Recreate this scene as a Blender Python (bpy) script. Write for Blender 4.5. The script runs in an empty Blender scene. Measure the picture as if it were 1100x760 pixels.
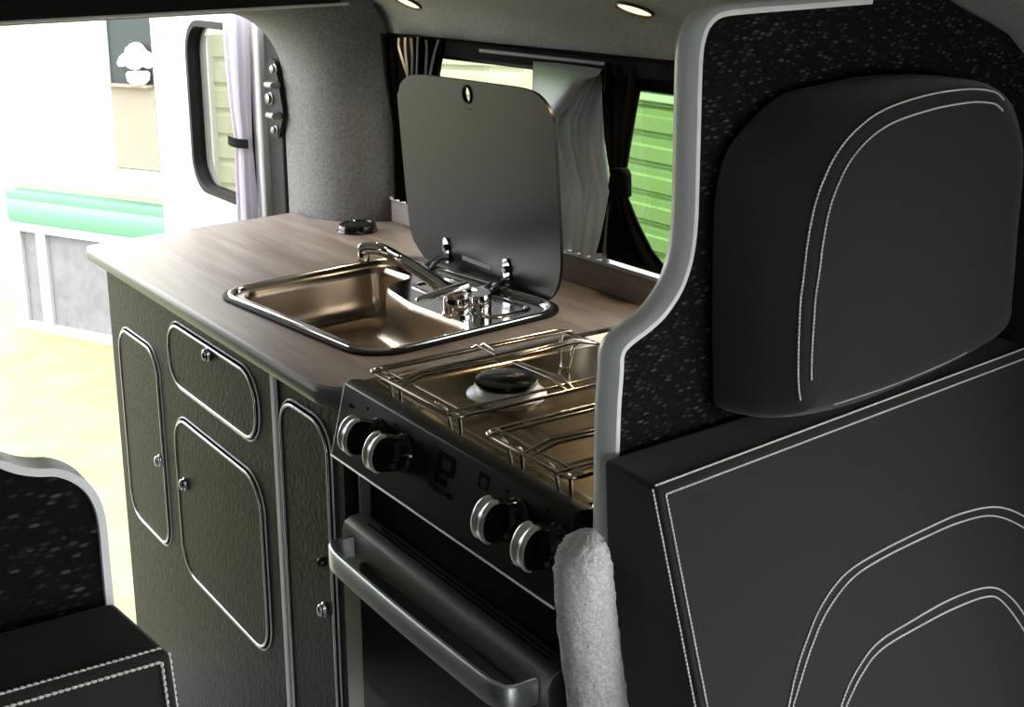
import bpy, bmesh, math, random
from mathutils import Vector, Matrix
from mathutils.geometry import tessellate_polygon
random.seed(7)
COL = bpy.context.scene.collection
# ------------------------------------------------------------------ camera numbers
W, H = 1100, 760
F, PX, PY = 1414.66, 434.24, 302.37
YAW, PITCH, ROLL = 0.52377, -0.256857, -0.0261117
CAM = Vector((0, 0, 1.35))
_fw = Vector((math.sin(YAW)*math.cos(PITCH), math.cos(YAW)*math.cos(PITCH), math.sin(PITCH)))
_r = Vector((math.cos(YAW), -math.sin(YAW), 0))
_u = _r.cross(_fw)
RT = math.cos(ROLL)*_r + math.sin(ROLL)*_u
UP = -math.sin(ROLL)*_r + math.cos(ROLL)*_u

def ray(u, v):
    return RT*((u-PX)/F) - UP*((v-PY)/F) + _fw

def at(u, v, **k):
    """point of a measured outline on the real plane x/y/z = value"""
    (a, val), = k.items()
    i = 'xyz'.index(a)
    d = ray(u, v)
    return CAM + d*((val-CAM[i])/d[i])

def on_plane(u, v, p0, n):
    d = ray(u, v)
    return CAM + d*((p0-CAM).dot(n)/d.dot(n))

# ------------------------------------------------------------------ materials
def mat(name, color=(.5, .5, .5), rough=.6, metal=0., spec=.5, **kw):
    m = bpy.data.materials.new(name); m.use_nodes = True
    nt = m.node_tree; b = nt.nodes['Principled BSDF']
    b.inputs['Base Color'].default_value = (*color, 1)
    b.inputs['Roughness'].default_value = rough
    b.inputs['Metallic'].default_value = metal
    b.inputs['Specular IOR Level'].default_value = spec
    for k, v in kw.items():
        b.inputs[k.replace('_', ' ')].default_value = v
    return m

def nd(m, t, **kw):
    n = m.node_tree.nodes.new(t)
    for k, v in kw.items():
        if k in n.inputs.keys(): n.inputs[k].default_value = v
        else: setattr(n, k, v)
    return n

def lk(m, a, ao, b, bi):
    m.node_tree.links.new(a.outputs[ao], b.inputs[bi])

def coords(m, scale=(1, 1, 1), rot=(0, 0, 0)):
    tc = nd(m, 'ShaderNodeTexCoord'); mp = nd(m, 'ShaderNodeMapping')
    mp.inputs['Scale'].default_value = scale; mp.inputs['Rotation'].default_value = rot
    lk(m, tc, 'Object', mp, 'Vector'); return mp

def ramp(m, stops):
    r = nd(m, 'ShaderNodeValToRGB'); e = r.color_ramp.elements
    while len(e) < len(stops): e.new(.5)
    for x, (p, c) in zip(e, stops):
        x.position = p; x.color = (*c, 1)
    return r

def noisy(name, c0, c1, scale, rough=.9, bump=.3, dist=.002, detail=4, metal=0, spec=.3, stretch=(1, 1, 1), lo=.3, hi=.7, sheen=0):
    m = mat(name, c0, rough, metal, spec)
    b = m.node_tree.nodes['Principled BSDF']
    mp = coords(m, stretch); n = nd(m, 'ShaderNodeTexNoise', Scale=scale, Detail=detail, Roughness=.65)
    lk(m, mp, 0, n, 'Vector'); r = ramp(m, [(lo, c0), (hi, c1)])
    lk(m, n, 'Fac', r, 0); lk(m, r, 0, b, 'Base Color')
    if bump:
        bp = nd(m, 'ShaderNodeBump', Strength=bump, Distance=dist)
        lk(m, n, 'Fac', bp, 'Height'); lk(m, bp, 0, b, 'Normal')
    if sheen:
        b.inputs['Sheen Weight'].default_value = sheen
    return m

M = {}
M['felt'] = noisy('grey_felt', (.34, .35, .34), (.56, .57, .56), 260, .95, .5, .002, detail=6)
M['felt_pillar'] = noisy('shade_darkened_felt', (.12, .122, .122), (.24, .243, .243), 200, .95, .6, .003, detail=6)  # same felt darkened in colour, so the pillar reads as shaded
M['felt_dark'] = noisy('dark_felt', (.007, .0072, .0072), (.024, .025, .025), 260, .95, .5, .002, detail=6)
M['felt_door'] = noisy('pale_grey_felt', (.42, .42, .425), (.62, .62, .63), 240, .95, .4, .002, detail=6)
M['fluffy'] = noisy('fluffy_grey_felt', (.42, .425, .43), (.93, .93, .935), 330, .95, .9, .004, detail=8, lo=.25, hi=.72)
M['fabric'] = noisy('charcoal_seat_fabric', (.013, .0148, .0148), (.020, .0222, .0222), 900, .85, .25, .0006, detail=3, spec=.2, sheen=.15)
M['thread'] = mat('white_thread', (.72, .72, .70), .7)
M['silver'] = mat('satin_silver_trim', (.74, .75, .79), .36, .0)
M['silver_bright'] = mat('bright_silver_trim', (.70, .69, .76), .25, .9)
M['chrome'] = mat('chrome', (.75, .75, .76), .07, 1.)
M['knob_silver'] = mat('silvered_plastic', (.72, .72, .72), .22, .6)
M['wire'] = mat('chrome_wire', (.62, .57, .52), .16, 1.)
M['black_gloss'] = mat('gloss_black', (.006, .006, .006), .12, 0, .5)
M['black_matt'] = mat('matt_black', (.005, .005, .005), .8, 0, .08)
M['near_black'] = mat('dull_near_black', (.003, .003, .003), .9, 0, .1)  # near-black for the solid cooker body
M['black_cloth'] = mat('black_curtain_cloth', (.006, .006, .0065), .95, 0, .1)
M['lid_glass'] = mat('smoked_black_glass', (.007, .0075, .0075), .34, 0, .2)
M['piping_grey'] = mat('grey_piping', (.22, .22, .225), .8)
M['slide_grey'] = mat('dull_grey_metal', (.07, .07, .072), .5, .3)
M['rubber'] = mat('black_rubber', (.008, .008, .008), .6, 0, .15)
M['steel'] = noisy('brushed_sink_steel', (.50, .43, .35), (.56, .48, .39), 60, .27, .03, .0005, metal=1, stretch=(1, 14, 1))
M['steel_deck'] = mat('polished_sink_steel', (.70, .69, .67), .14, 1.)
M['hob'] = noisy('hob_steel', (.34, .29, .21), (.40, .35, .26), 70, .17, .02, .0004, metal=1, stretch=(14, 1, 1))
M['panel_steel'] = noisy('dark_control_panel_steel', (.020, .021, .018), (.025, .026, .022), 80, .34, .02, .0004, metal=.5, spec=.25, stretch=(1, 1, 20))
M['rim_steel'] = mat('dull_hob_rim_steel', (.10, .105, .095), .35, .9)
M['door_steel'] = noisy('brushed_grill_door_steel', (.40, .40, .38), (.46, .46, .44), 80, .3, .02, .0004, metal=1, stretch=(1, 20, 1))
M['alu'] = mat('brushed_aluminium', (.70, .73, .75), .40, 1.)
M['print'] = mat('black_print', (.002, .002, .002), .8, 0, .05)
M['plate_print'] = mat('grey_print', (.30, .31, .31), .5)
M['plate_faint'] = mat('faint_grey_print', (.12, .125, .125), .5)
M['white_plastic'] = mat('white_upvc', (.72, .72, .72), .4)
M['jamb'] = mat('dark_grey_body_paint', (.010, .0105, .011), .55, .0, .2)
M['hinge_steel'] = mat('worn_hinge_steel', (.22, .22, .225), .35, .9)
M['vinyl'] = mat('pale_grey_vinyl', (.42, .41, .40), .5)
M['oven_glass'] = mat('oven_window_glass', (.006, .006, .007), .10, 0, .2)
M['frit'] = mat('grey_glass_border', (.03, .029, .026), .14, 0, .3)

# black board with woven white flecks
def fleck_mat():
    m = mat('black_carpet_with_flecks', (.005, .005, .0055), .95, 0, .15)
    b = m.node_tree.nodes['Principled BSDF']
    mp = coords(m, (120, 120, 340), (0, math.radians(-18), 0))
    v = nd(m, 'ShaderNodeTexVoronoi', Scale=1., Randomness=.85); lk(m, mp, 0, v, 'Vector')
    r = ramp(m, [(.22, (1, 1, 1)), (.5, (0, 0, 0))]); lk(m, v, 'Distance', r, 0)
    sp = nd(m, 'ShaderNodeSeparateColor'); lk(m, v, 'Color', sp, 0)
    pw = nd(m, 'ShaderNodeMath', operation='POWER'); pw.inputs[1].default_value = 3.5; lk(m, sp, 0, pw, 0)
    mu = nd(m, 'ShaderNodeMath', operation='MULTIPLY'); lk(m, r, 0, mu, 0); lk(m, pw, 0, mu, 1)
    mx = ramp(m, [(0, (.0045, .0045, .005)), (1, (.075, .075, .08))]); lk(m, mu, 0, mx, 0)
    lk(m, mx, 0, b, 'Base Color'); return m
M['fleck'] = fleck_mat()

def board_mat():
    m = mat('charcoal_embossed_board', (.020, .020, .021), .5, 0, .16)
    b = m.node_tree.nodes['Principled BSDF']
    mp = coords(m, (1, 1, 1), (math.radians(90), 0, math.radians(90)))
    br = nd(m, 'ShaderNodeTexBrick', Scale=48.); br.inputs['Mortar Size'].default_value = .04
    br.inputs['Color1'].default_value = (.2, .2, .2, 1); br.inputs['Color2'].default_value = (.9, .9, .9, 1)
    br.inputs['Mortar'].default_value = (0, 0, 0, 1)
    lk(m, mp, 0, br, 'Vector')
    n = nd(m, 'ShaderNodeTexNoise', Scale=120., Detail=3.); lk(m, mp, 0, n, 'Vector')
    ad = nd(m, 'ShaderNodeMath', operation='ADD'); lk(m, br, 'Color', ad, 0); lk(m, n, 'Fac', ad, 1)
    bp = nd(m, 'ShaderNodeBump', Strength=.7, Distance=.002); lk(m, ad, 0, bp, 'Height'); lk(m, bp, 0, b, 'Normal')
    r = ramp(m, [(.35, (.0035, .0035, .004)), (1.0, (.017, .017, .018))]); lk(m, ad, 0, r, 0); lk(m, r, 0, b, 'Base Color')
    return m
M['board'] = board_mat()

def wood_mat():
    m = mat('grey_oak_laminate', (.2, .16, .13), .36, 0, .45)
    b = m.node_tree.nodes['Principled BSDF']
    mp = coords(m, (26, 2.2, 26))
    n = nd(m, 'ShaderNodeTexNoise', Scale=1., Detail=6., Roughness=.62, Distortion=.6); lk(m, mp, 0, n, 'Vector')
    mp2 = coords(m, (160, 6, 160))
    n2 = nd(m, 'ShaderNodeTexNoise', Scale=1., Detail=3.); lk(m, mp2, 0, n2, 'Vector')
    ad = nd(m, 'ShaderNodeMath', operation='MULTIPLY_ADD'); ad.inputs[1].default_value = .35
    lk(m, n2, 'Fac', ad, 0); lk(m, n, 'Fac', ad, 2)
    r = ramp(m, [(.42, (.15, .122, .104)), (.66, (.25, .215, .192)), (.9, (.35, .315, .29))])
    lk(m, ad, 0, r, 0); lk(m, r, 0, b, 'Base Color')
    bp = nd(m, 'ShaderNodeBump', Strength=.08, Distance=.0006); lk(m, ad, 0, bp, 'Height'); lk(m, bp, 0, b, 'Normal')
    return m
M['wood'] = wood_mat()
M['wood_edge'] = mat('grey_laminate_edge', (.15, .15, .155), .35, .0)

def glass_mat(name, tint, refl=.08):
    m = bpy.data.materials.new(name); m.use_nodes = True
    nt = m.node_tree; nt.nodes.clear()
    o = nd(m, 'ShaderNodeOutputMaterial'); mx = nd(m, 'ShaderNodeMixShader')
    t = nd(m, 'ShaderNodeBsdfTransparent'); t.inputs[0].default_value = (*tint, 1)
    g = nd(m, 'ShaderNodeBsdfGlossy', Roughness=.02)
    mx.inputs[0].default_value = refl
    lk(m, t, 0, mx, 1); lk(m, g, 0, mx, 2); lk(m, mx, 0, o, 0)
    return m
M['tint_glass'] = glass_mat('privacy_tinted_glass', (.52, .53, .52))
M['side_glass'] = glass_mat('light_tinted_glass', (.68, .69, .68))
M['clear_glass'] = glass_mat('window_glass', (.85, .87, .86))

def sheer_mat(name, col, trans):
    m = bpy.data.materials.new(name); m.use_nodes = True
    nt = m.node_tree; nt.nodes.clear()
    o = nd(m, 'ShaderNodeOutputMaterial')
    d = nd(m, 'ShaderNodeBsdfDiffuse'); d.inputs[0].default_value = (*col, 1)
    t = nd(m, 'ShaderNodeBsdfTranslucent'); t.inputs[0].default_value = (*col, 1)
    a = nd(m, 'ShaderNodeMixShader'); a.inputs[0].default_value = trans
    lk(m, d, 0, a, 1); lk(m, t, 0, a, 2); lk(m, a, 0, o, 0)
    return m
M['backlit_sheer'] = sheer_mat('backlit_grey_cloth', (.50, .50, .51), .5)  # grey stands for the curtain lit from behind
M['lit_sheer'] = sheer_mat('backlit_pale_cloth', (.92, .92, .94), .8)  # paleness stands for strong backlight on the upper curtain
M['lilac'] = sheer_mat('pale_lilac_curtain', (.80, .77, .83), .45)
M['lilac_fold'] = sheer_mat('grey_curtain_fold', (.22, .21, .22), .3)

def emit(name, col, s):
    m = bpy.data.materials.new(name); m.use_nodes = True; nt = m.node_tree; nt.nodes.clear()
    o = nd(m, 'ShaderNodeOutputMaterial'); e = nd(m, 'ShaderNodeEmission', Strength=s)
    e.inputs[0].default_value = (*col, 1); lk(m, e, 0, o, 0); return m
M['led'] = emit('warm_led_lens', (1, .78, .42), 2.2)

def siding(name, c, dark):
    m = noisy(name, tuple(x*.93 for x in c), c, 6, .45, 0)
    return m
M['green_clad'] = siding('green_cladding', (.22, .41, .12), 0)
M['green_clad_pale'] = siding('pale_green_cladding', (.40, .66, .30), 0)
M['cream_clad'] = siding('cream_green_cladding', (.56, .57, .42), 0)
M['mint'] = mat('mint_green_stripe', (.11, .30, .18), .4)
M['skirt'] = noisy('grey_render_skirting', (.13, .13, .14), (.19, .19, .20), 9, .9, .2, .01, detail=6)
M['skirt_frame'] = mat('pale_grey_skirting_frame', (.36, .36, .37), .6)
M['lawn'] = noisy('yellow_green_lawn', (.185, .185, .095), (.25, .25, .155), 5, .95, .4, .03, detail=8)  # yellow-green tone, varied by noise
M['path'] = noisy('pale_concrete', (.45, .45, .45), (.58, .58, .58), 3, .9, .1, .01)
M['blind'] = mat('cream_blind', (.215, .19, .15), .8)
M['dark_pane'] = mat('dark_window_pane', (.040, .050, .050), .6, 0, .15)
M['petal'] = mat('white_petal', (.85, .85, .85), .6)
M['leaf'] = mat('green_leaf', (.08, .16, .05), .6)

# ------------------------------------------------------------------ mesh builder
class MB:
    def __init__(s): s.v = []; s.f = []
    def add(s, vs, fs):
        o = len(s.v); s.v += [tuple(x) for x in vs]; s.f += [tuple(i+o for i in f) for f in fs]; return s
    def box(s, a, b):
        (x0, y0, z0), (x1, y1, z1) = a, b
        vs = [(x, y, z) for x in (x0, x1) for y in (y0, y1) for z in (z0, z1)]
        return s.add(vs, [(0, 1, 3, 2), (4, 6, 7, 5), (0, 4, 5, 1), (2, 3, 7, 6), (0, 2, 6, 4), (1, 5, 7, 3)])
    def hexa(s, q):   # 4 bottom then 4 top corners
        return s.add(q, [(3, 2, 1, 0), (4, 5, 6, 7), (0, 1, 5, 4), (1, 2, 6, 5), (2, 3, 7, 6), (3, 0, 4, 7)])
    def loft(s, rings, cap0=True, cap1=True, closed=True):
        n = len(rings[0]); vs = [p for r in rings for p in r]; fs = []
        for k in range(len(rings)-1):
            for i in range(n if closed else n-1):
                j = (i+1) % n
                fs.append((k*n+i, k*n+j, (k+1)*n+j, (k+1)*n+i))
        base = len(s.v)
        s.add(vs, fs)
        for ring, on, off in ((rings[0], cap0, 0), (rings[-1], cap1, (len(rings)-1)*n)):
            if on:
                tri = tessellate_polygon([[Vector(p) for p in ring]])
                s.f += [tuple(base+off+i for i in t) for t in tri]
        return s
    def prism(s, pts, vec):
        vec = Vector(vec)
        return s.loft([[Vector(p) for p in pts], [Vector(p)+vec for p in pts]])
    def holed(s, outer, holes, vec):
        """plate with holes: outer and holes are lists of 3D points, thickened by vec"""
        vec = Vector(vec); loops = [[Vector(p) for p in outer]] + [[Vector(p) for p in h] for h in holes]
        tri = tessellate_polygon(loops); flat = [p for l in loops for p in l]; n = len(flat)
        vs = flat + [p+vec for p in flat]; fs = [tuple(t) for t in tri] + [tuple(i+n for i in reversed(t)) for t in tri]
        o = 0
        for l in loops:
            for i in range(len(l)):
                j = (i+1) % len(l); fs.append((o+i, o+j, o+j+n, o+i+n))
            o += len(l)
        return s.add(vs, fs)
    def tube(s, pts, r, n=8, closed=False, cap=True):
        pts = [Vector(p) for p in pts]; N = len(pts); rings = []
        rs = r if isinstance(r, (list, tuple)) else [r]*N
        ref = None
        for i in range(N):
            a = pts[(i-1) % N] if (closed or i > 0) else pts[i]
            b = pts[(i+1) % N] if (closed or i < N-1) else pts[i]
            t = (b-a).normalized()
            if ref is None:
                ref = t.orthogonal().normalized()
            ref = (ref - t*ref.dot(t))
            ref = ref.normalized() if ref.length > 1e-6 else t.orthogonal().normalized()
            bn = t.cross(ref)
            rings.append([pts[i] + (ref*math.cos(2*math.pi*k/n) + bn*math.sin(2*math.pi*k/n))*rs[i] for k in range(n)])
        if closed: rings.append(rings[0])
        return s.loft(rings, cap and not closed, cap and not closed)
    def lathe(s, prof, o, axis=(0, 0, 1), n=32, caps=True):
        o = Vector(o); ax = Vector(axis).normalized(); e = ax.orthogonal().normalized(); g = ax.cross(e)
        rings = [[o + ax*h + (e*math.cos(2*math.pi*k/n) + g*math.sin(2*math.pi*k/n))*max(r, 1e-5) for k in range(n)] for r, h in prof]
        return s.loft(rings, caps, caps)
    def sweep(s, path, prof, closed=False, caps=True):
        """path: list of (point, A, B); prof: list of (a, b)"""
        rings = [[Vector(p) + Vector(A)*a + Vector(B)*b for a, b in prof] for p, A, B in path]
        if closed: rings.append(rings[0])
        return s.loft(rings, caps and not closed, caps and not closed)
    def build(s, name, m, parent=None, bevel=0, seg=2, angle=35, subsurf=0, flat=False):
        me = bpy.data.meshes.new(name); me.from_pydata(s.v, [], s.f); me.validate()
        bm = bmesh.new(); bm.from_mesh(me)
        bmesh.ops.remove_doubles(bm, verts=bm.verts, dist=1e-6)
        bmesh.ops.recalc_face_normals(bm, faces=bm.faces); bm.to_mesh(me); bm.free()
        me.materials.append(M[m] if isinstance(m, str) else m)
        o = bpy.data.objects.new(name, me); COL.objects.link(o)
        if not flat:
            me.polygons.foreach_set('use_smooth', [True]*len(me.polygons))
            me.set_sharp_from_angle(angle=math.radians(angle))
        if bevel:
            b = o.modifiers.new('Bevel', 'BEVEL'); b.width = bevel; b.segments = seg; b.limit_method = 'ANGLE'; b.angle_limit = math.radians(40)
            b.harden_normals = False
            me.polygons.foreach_set('use_smooth', [True]*len(me.polygons))
            for e in me.edges: pass
        if subsurf:
            b = o.modifiers.new('Sub', 'SUBSURF'); b.levels = subsurf; b.render_levels = subsurf
        if parent is not None:
            o.parent = parent
            o.matrix_parent_inverse = Matrix.Translation(parent.location).inverted()
        return o

def tag(o, label=None, cat=None, group=None, kind=None):
    if label: o['label'] = label
    if cat: o['category'] = cat
    if group: o['group'] = group
    if kind: o['kind'] = kind
    return o

def thing(name, loc, label, cat, group=None):
    o = bpy.data.objects.new(name, None); o.empty_display_size = .05; o.location = loc; COL.objects.link(o)
    return tag(o, label, cat, group)

def struct(o):
    o['kind'] = 'structure'; return o

def fillet(pts, r, n=8):
    """rounded 2D polygon"""
    out = []; N = len(pts); rs = r if isinstance(r, (list, tuple)) else [r]*N
    for i in range(N):
        p = Vector(pts[i]).to_2d(); a = (Vector(pts[i-1]).to_2d()-p); b = (Vector(pts[(i+1) % N]).to_2d()-p)
        la, lb = a.length, b.length; a.normalize(); b.normalize(); ri = rs[i]
        if ri <= 1e-6: out.append(p); continue
        ang = math.acos(max(-1, min(1, a.dot(b)))); d = min(ri/math.tan(ang/2), la*.49, lb*.49); ri = d*math.tan(ang/2)
        c = p + (a+b).normalized()*(ri/math.sin(ang/2)); s = p+a*d-c; e = p+b*d-c
        t0 = math.atan2(s.y, s.x); t1 = math.atan2(e.y, e.x); dt = (t1-t0+math.pi) % (2*math.pi)-math.pi
        for k in range(n+1):
            t = t0+dt*k/n; out.append(c+Vector((math.cos(t), math.sin(t)))*ri)
    return out

def offset2(pts, d):
    """offset a counter-clockwise 2D loop inwards by d"""
    N = len(pts); out = []
    for i in range(N):
        t = (pts[(i+1) % N]-pts[i-1]).normalized(); out.append(pts[i] + Vector((-t.y, t.x))*d)
    return out

def ccw(pts):
    a = sum(pts[i-1].x*pts[i].y-pts[i].x*pts[i-1].y for i in range(len(pts)))
    return pts if a > 0 else pts[::-1]

def smooth_path(pts, n=8, closed=False):
    """Catmull-Rom through the points"""
    P = [Vector(p) for p in pts]; N = len(P); out = []
    rng = range(N if closed else N-1)
    for i in rng:
        p1, p2 = P[i], P[(i+1) % N]
        p0 = P[i-1] if (closed or i > 0) else p1*2-p2
        p3 = P[(i+2) % N] if (closed or i+2 < N) else p2*2-p1
        for k in range(n):
            t = k/n
            out.append(.5*((2*p1)+(-p0+p2)*t+(2*p0-5*p1+4*p2-p3)*t*t+(-p0+3*p1-3*p2+p3)*t**3))
    if not closed: out.append(P[-1])
    return out

def resample(pts, step):
    pts = [Vector(p) for p in pts]; out = [pts[0]]; acc = 0
    for a, b in zip(pts, pts[1:]):
        L = (b-a).length; d = step-acc
        while d <= L:
            out.append(a.lerp(b, d/L)); d += step
        acc = L-(d-step)
    return out

STITCH_PARENT = [None]
def stitches(_, pts, nrm, pitch=.0034, r=.00078):
    """a row of single thread stitches lying along a path"""
    ps = resample(pts, pitch); nrm = Vector(nrm); mb = MB()
    for a, b in zip(ps, ps[1:]):
        t = (b-a).normalized(); side = t.cross(nrm).normalized()*r*.35
        mb.tube([a+t*.0003-side*.8, a+(b-a)*.3+nrm*r*.6-side*.3, a+(b-a)*.65+nrm*r*.6+side*.3, b-t*.0003+side*.8], [r*.7, r*1.1, r*1.1, r*.7], 6)
    return mb.build('stitching', 'thread', STITCH_PARENT[0])

# ================================================================== THE VAN (setting)
XW = 1.165          # inner face of the right side wall
CX = .18            # van centre line
prof = [(1.165, 1.185), (1.15, 1.225), (1.12, 1.248), (1.06, 1.272), (1.0, 1.297), (.9, 1.335), (.75, 1.395), (.55, 1.475), (.35, 1.54), (.18, 1.56)]
prof = prof + [(2*CX-x, z) for x, z in prof[-2::-1]]
ps = smooth_path([(x, 0, z) for x, z in prof], 4)
b = MB(); Y0, Y1 = -1.1, 2.26
outer = [(CX+(p.x-CX)*1.03, 0, p.z+.03) for p in ps]
ring = [(p.x, Y0, p.z) for p in ps] + [(p[0], Y0, p[2]) for p in outer[::-1]]
b.prism(ring, (0, Y1-Y0, 0))
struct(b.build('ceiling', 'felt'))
struct(MB().box((-.84, -1.1, -.04), (1.2, 2.24, 0)).build('floor', 'vinyl'))
# right wall with the window hole
WY0, WY1, WZ0, WZ1 = .86, 2.0, .893, 1.158
hole = [Vector((XW, p.x, p.y)) for p in fillet([(WY0, WZ0), (WY1, WZ0), (WY1, WZ1), (WY0, WZ1)], .02, 4)]
b = MB().holed([(XW, -1.1, 0), (XW, 2.26, 0), (XW, 2.26, 1.2), (XW, -1.1, 1.2)], [hole, [Vector((XW, p.x, p.y)) for p in fillet([(-.95, .60), (.42, .60), (.42, 1.16), (-.95, 1.16)], .05, 5)]], (.035, 0, 0))  # second hole: unseen cab window, added and sized to light the seats
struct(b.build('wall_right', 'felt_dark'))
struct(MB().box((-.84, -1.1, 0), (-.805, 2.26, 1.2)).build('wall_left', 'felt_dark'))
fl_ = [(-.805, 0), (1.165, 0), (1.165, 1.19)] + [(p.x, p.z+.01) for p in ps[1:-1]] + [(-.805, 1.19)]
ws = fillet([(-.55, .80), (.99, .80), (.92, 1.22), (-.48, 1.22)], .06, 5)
wfn = MB().holed([Vector((x, -1.1, z)) for x, z in fl_], [[Vector((p.x, -1.1, p.y)) for p in ws]], (0, -.03, 0)).build('wall_front_blocker', 'felt_dark'); struct(wfn)  # unseen front, closed off to cut the light from ahead
MB().prism([Vector((p.x, -1.113, p.y)) for p in ws], (0, -.004, 0)).build('added_windscreen', 'clear_glass', wfn)
# window in the right wall: rubber frame and pane
fr = fillet([(WY0, WZ0), (WY1, WZ0), (WY1, WZ1), (WY0, WZ1)], .02, 4)
fi = offset2(ccw(fr), .008)
wf = MB().holed([Vector((XW+.006, p.x, p.y)) for p in ccw(fr)], [[Vector((XW+.006, p.x, p.y)) for p in fi]], (.02, 0, 0)).build('window_1', 'rubber'); struct(wf)
MB().box((XW+.016, WY0, WZ0), (XW+.020, WY1, WZ1)).build('pane', 'side_glass', wf)
MB().box((XW+.008, 1.612, WZ0), (XW+.028, 1.628, WZ1)).build('divider', 'rubber', wf)

# rear wall: opening with a rounded corner, felt wrapped round it
ox0, ox1, oz1, orad = .34, 1.052, 1.226, .13
def opening(x0, x1, z1, r, n=12):
    pts = [Vector((x1, -.04))]
    for k in range(n+1):
        t = math.pi/2*k/n
        pts.append(Vector((x1-r+r*math.cos(t), z1-r+r*math.sin(t))))
    for k in range(n+1):
        t = math.pi/2+math.pi/2*k/n; q = .05
        pts.append(Vector((x0+q+q*math.cos(t), z1-q+q*math.sin(t))))
    pts.append(Vector((x0, -.04)))
    return pts
op = opening(ox0, ox1, oz1, orad)
path = []
for i, p in enumerate(op):
    a = op[max(i-1, 0)]; c = op[min(i+1, len(op)-1)]; t = (c-a).normalized(); n = Vector((t.y, -t.x))
    path.append((Vector((p.x, 0, p.y)), Vector((n.x, 0, n.y)), Vector((0, 1, 0))))
# section of the padded surround: a along the outward normal, b along the van
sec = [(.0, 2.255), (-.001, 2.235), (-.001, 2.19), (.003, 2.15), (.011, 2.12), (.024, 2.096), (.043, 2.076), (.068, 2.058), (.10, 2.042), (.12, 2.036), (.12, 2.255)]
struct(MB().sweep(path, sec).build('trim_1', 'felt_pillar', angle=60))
rw = fillet([(-.34, .80), (.24, .80), (.24, 1.19), (-.34, 1.19)], .06, 6)
wr = MB().holed([(-.805, 2.225, 0), (.335, 2.225, 0), (.335, 2.225, 1.55), (-.30, 2.225, 1.47), (-.805, 2.225, 1.19)], [[Vector((p.x, 2.225, p.y)) for p in rw]], (0, .035, 0)).build('wall_rear_blocker', 'felt_dark'); struct(wr)  # unseen left part, added to darken reflections on cooker and cupboards
MB().prism([Vector((p.x, 2.24, p.y)) for p in rw], (0, .004, 0)).build('added_pane', 'side_glass', wr)  # window added out of view, for a bright band in the reflections
# header: dark carpet board over the opening with a pale piped edge
zc = lambda x: max(p.z for p in [min(ps, key=lambda q: abs(q.x-x))])
hp = [(x, 2.075, 1.238) for x in (1.068, -.30)] + [(p.x, 2.075, p.z+.004) for p in ps if -.32 < p.x < 1.09][::-1]
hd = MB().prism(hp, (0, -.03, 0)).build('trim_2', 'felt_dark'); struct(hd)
MB().tube([(1.085, 2.046, 1.239), (.4, 2.046, 1.2385), (-.30, 2.046, 1.238)], .0028, 8).build('piping', 'white_plastic', hd)
# body jamb behind the opening with the hinge
jm = MB().box((1.046, 2.257, 0), (1.12, 2.325, 1.20)).build('trim_3', 'jamb', bevel=.006); struct(jm)

# ================================================================== REAR DOOR, OPEN
DX = 1.040
dp = fillet([(2.335, .08), (2.93, .08), (2.93, 1.27), (2.335, 1.27)], [.02, .05, .06, .02], 6)
dw = fillet([(2.375, .822), (2.712, .822), (2.712, 1.19), (2.375, 1.19)], .075, 8)
door = MB().holed([Vector((DX, p.x, p.y)) for p in dp], [[Vector((DX, p.x, p.y)) for p in dw]], (.045, 0, 0)).build('door_1', 'felt_door', bevel=.006); struct(door)
dwi = offset2(ccw(dw), .014)
MB().holed([Vector((DX-.004, p.x, p.y)) for p in ccw(dw)], [[Vector((DX-.004, p.x, p.y)) for p in dwi]], (.03, 0, 0)).build('window_seal', 'rubber', door, bevel=.003)
MB().prism([Vector((DX+.014, p.x, p.y)) for p in offset2(ccw(dw), .004)], (.004, 0, 0)).build('pane', 'tint_glass', door)
for (u, v) in ((178, 40), (185, 185)):
    p = at(u, v, x=DX)
    MB().lathe([(.0075, -.001), (.0075, .0015), (.006, .003), (.0035, .003), (.003, .001)], p, (-1, 0, 0), 16).build('screw', 'silver', door)
# pale lip along the hinge side of the door
MB().box((DX-.006, 2.332, .5), (DX+.02, 2.356, 1.22)).build('edge_lip', 'white_plastic', door, bevel=.006)

# door hinge on the jamb
pl = fillet([(2.235, 1.03), (2.262, .985), (2.30, .985), (2.312, 1.04), (2.305, 1.115), (2.285, 1.135), (2.26, 1.13)], .012, 4)
hg = MB().prism([Vector((1.046, p.x, p.y)) for p in pl], (-.006, 0, 0)).build('hinge', 'jamb', door, bevel=.002)
for (y, z, r) in ((2.262, 1.115, .008), (2.288, 1.058, .010), (2.27, 1.0, .007)):
    MB().lathe([(r*1.25, 0), (r*1.25, .002), (r, .003), (r, .008), (r*.6, .010), (.001, .010)], (1.040, y, z), (-1, 0, 0), 18).build('bolt', 'hinge_steel', hg)
for z in (1.087, 1.03):
    MB().box((1.018, 2.238, z-.006), (1.040, 2.272, z+.006)).build('bracket', 'hinge_steel', hg, bevel=.004)

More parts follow.
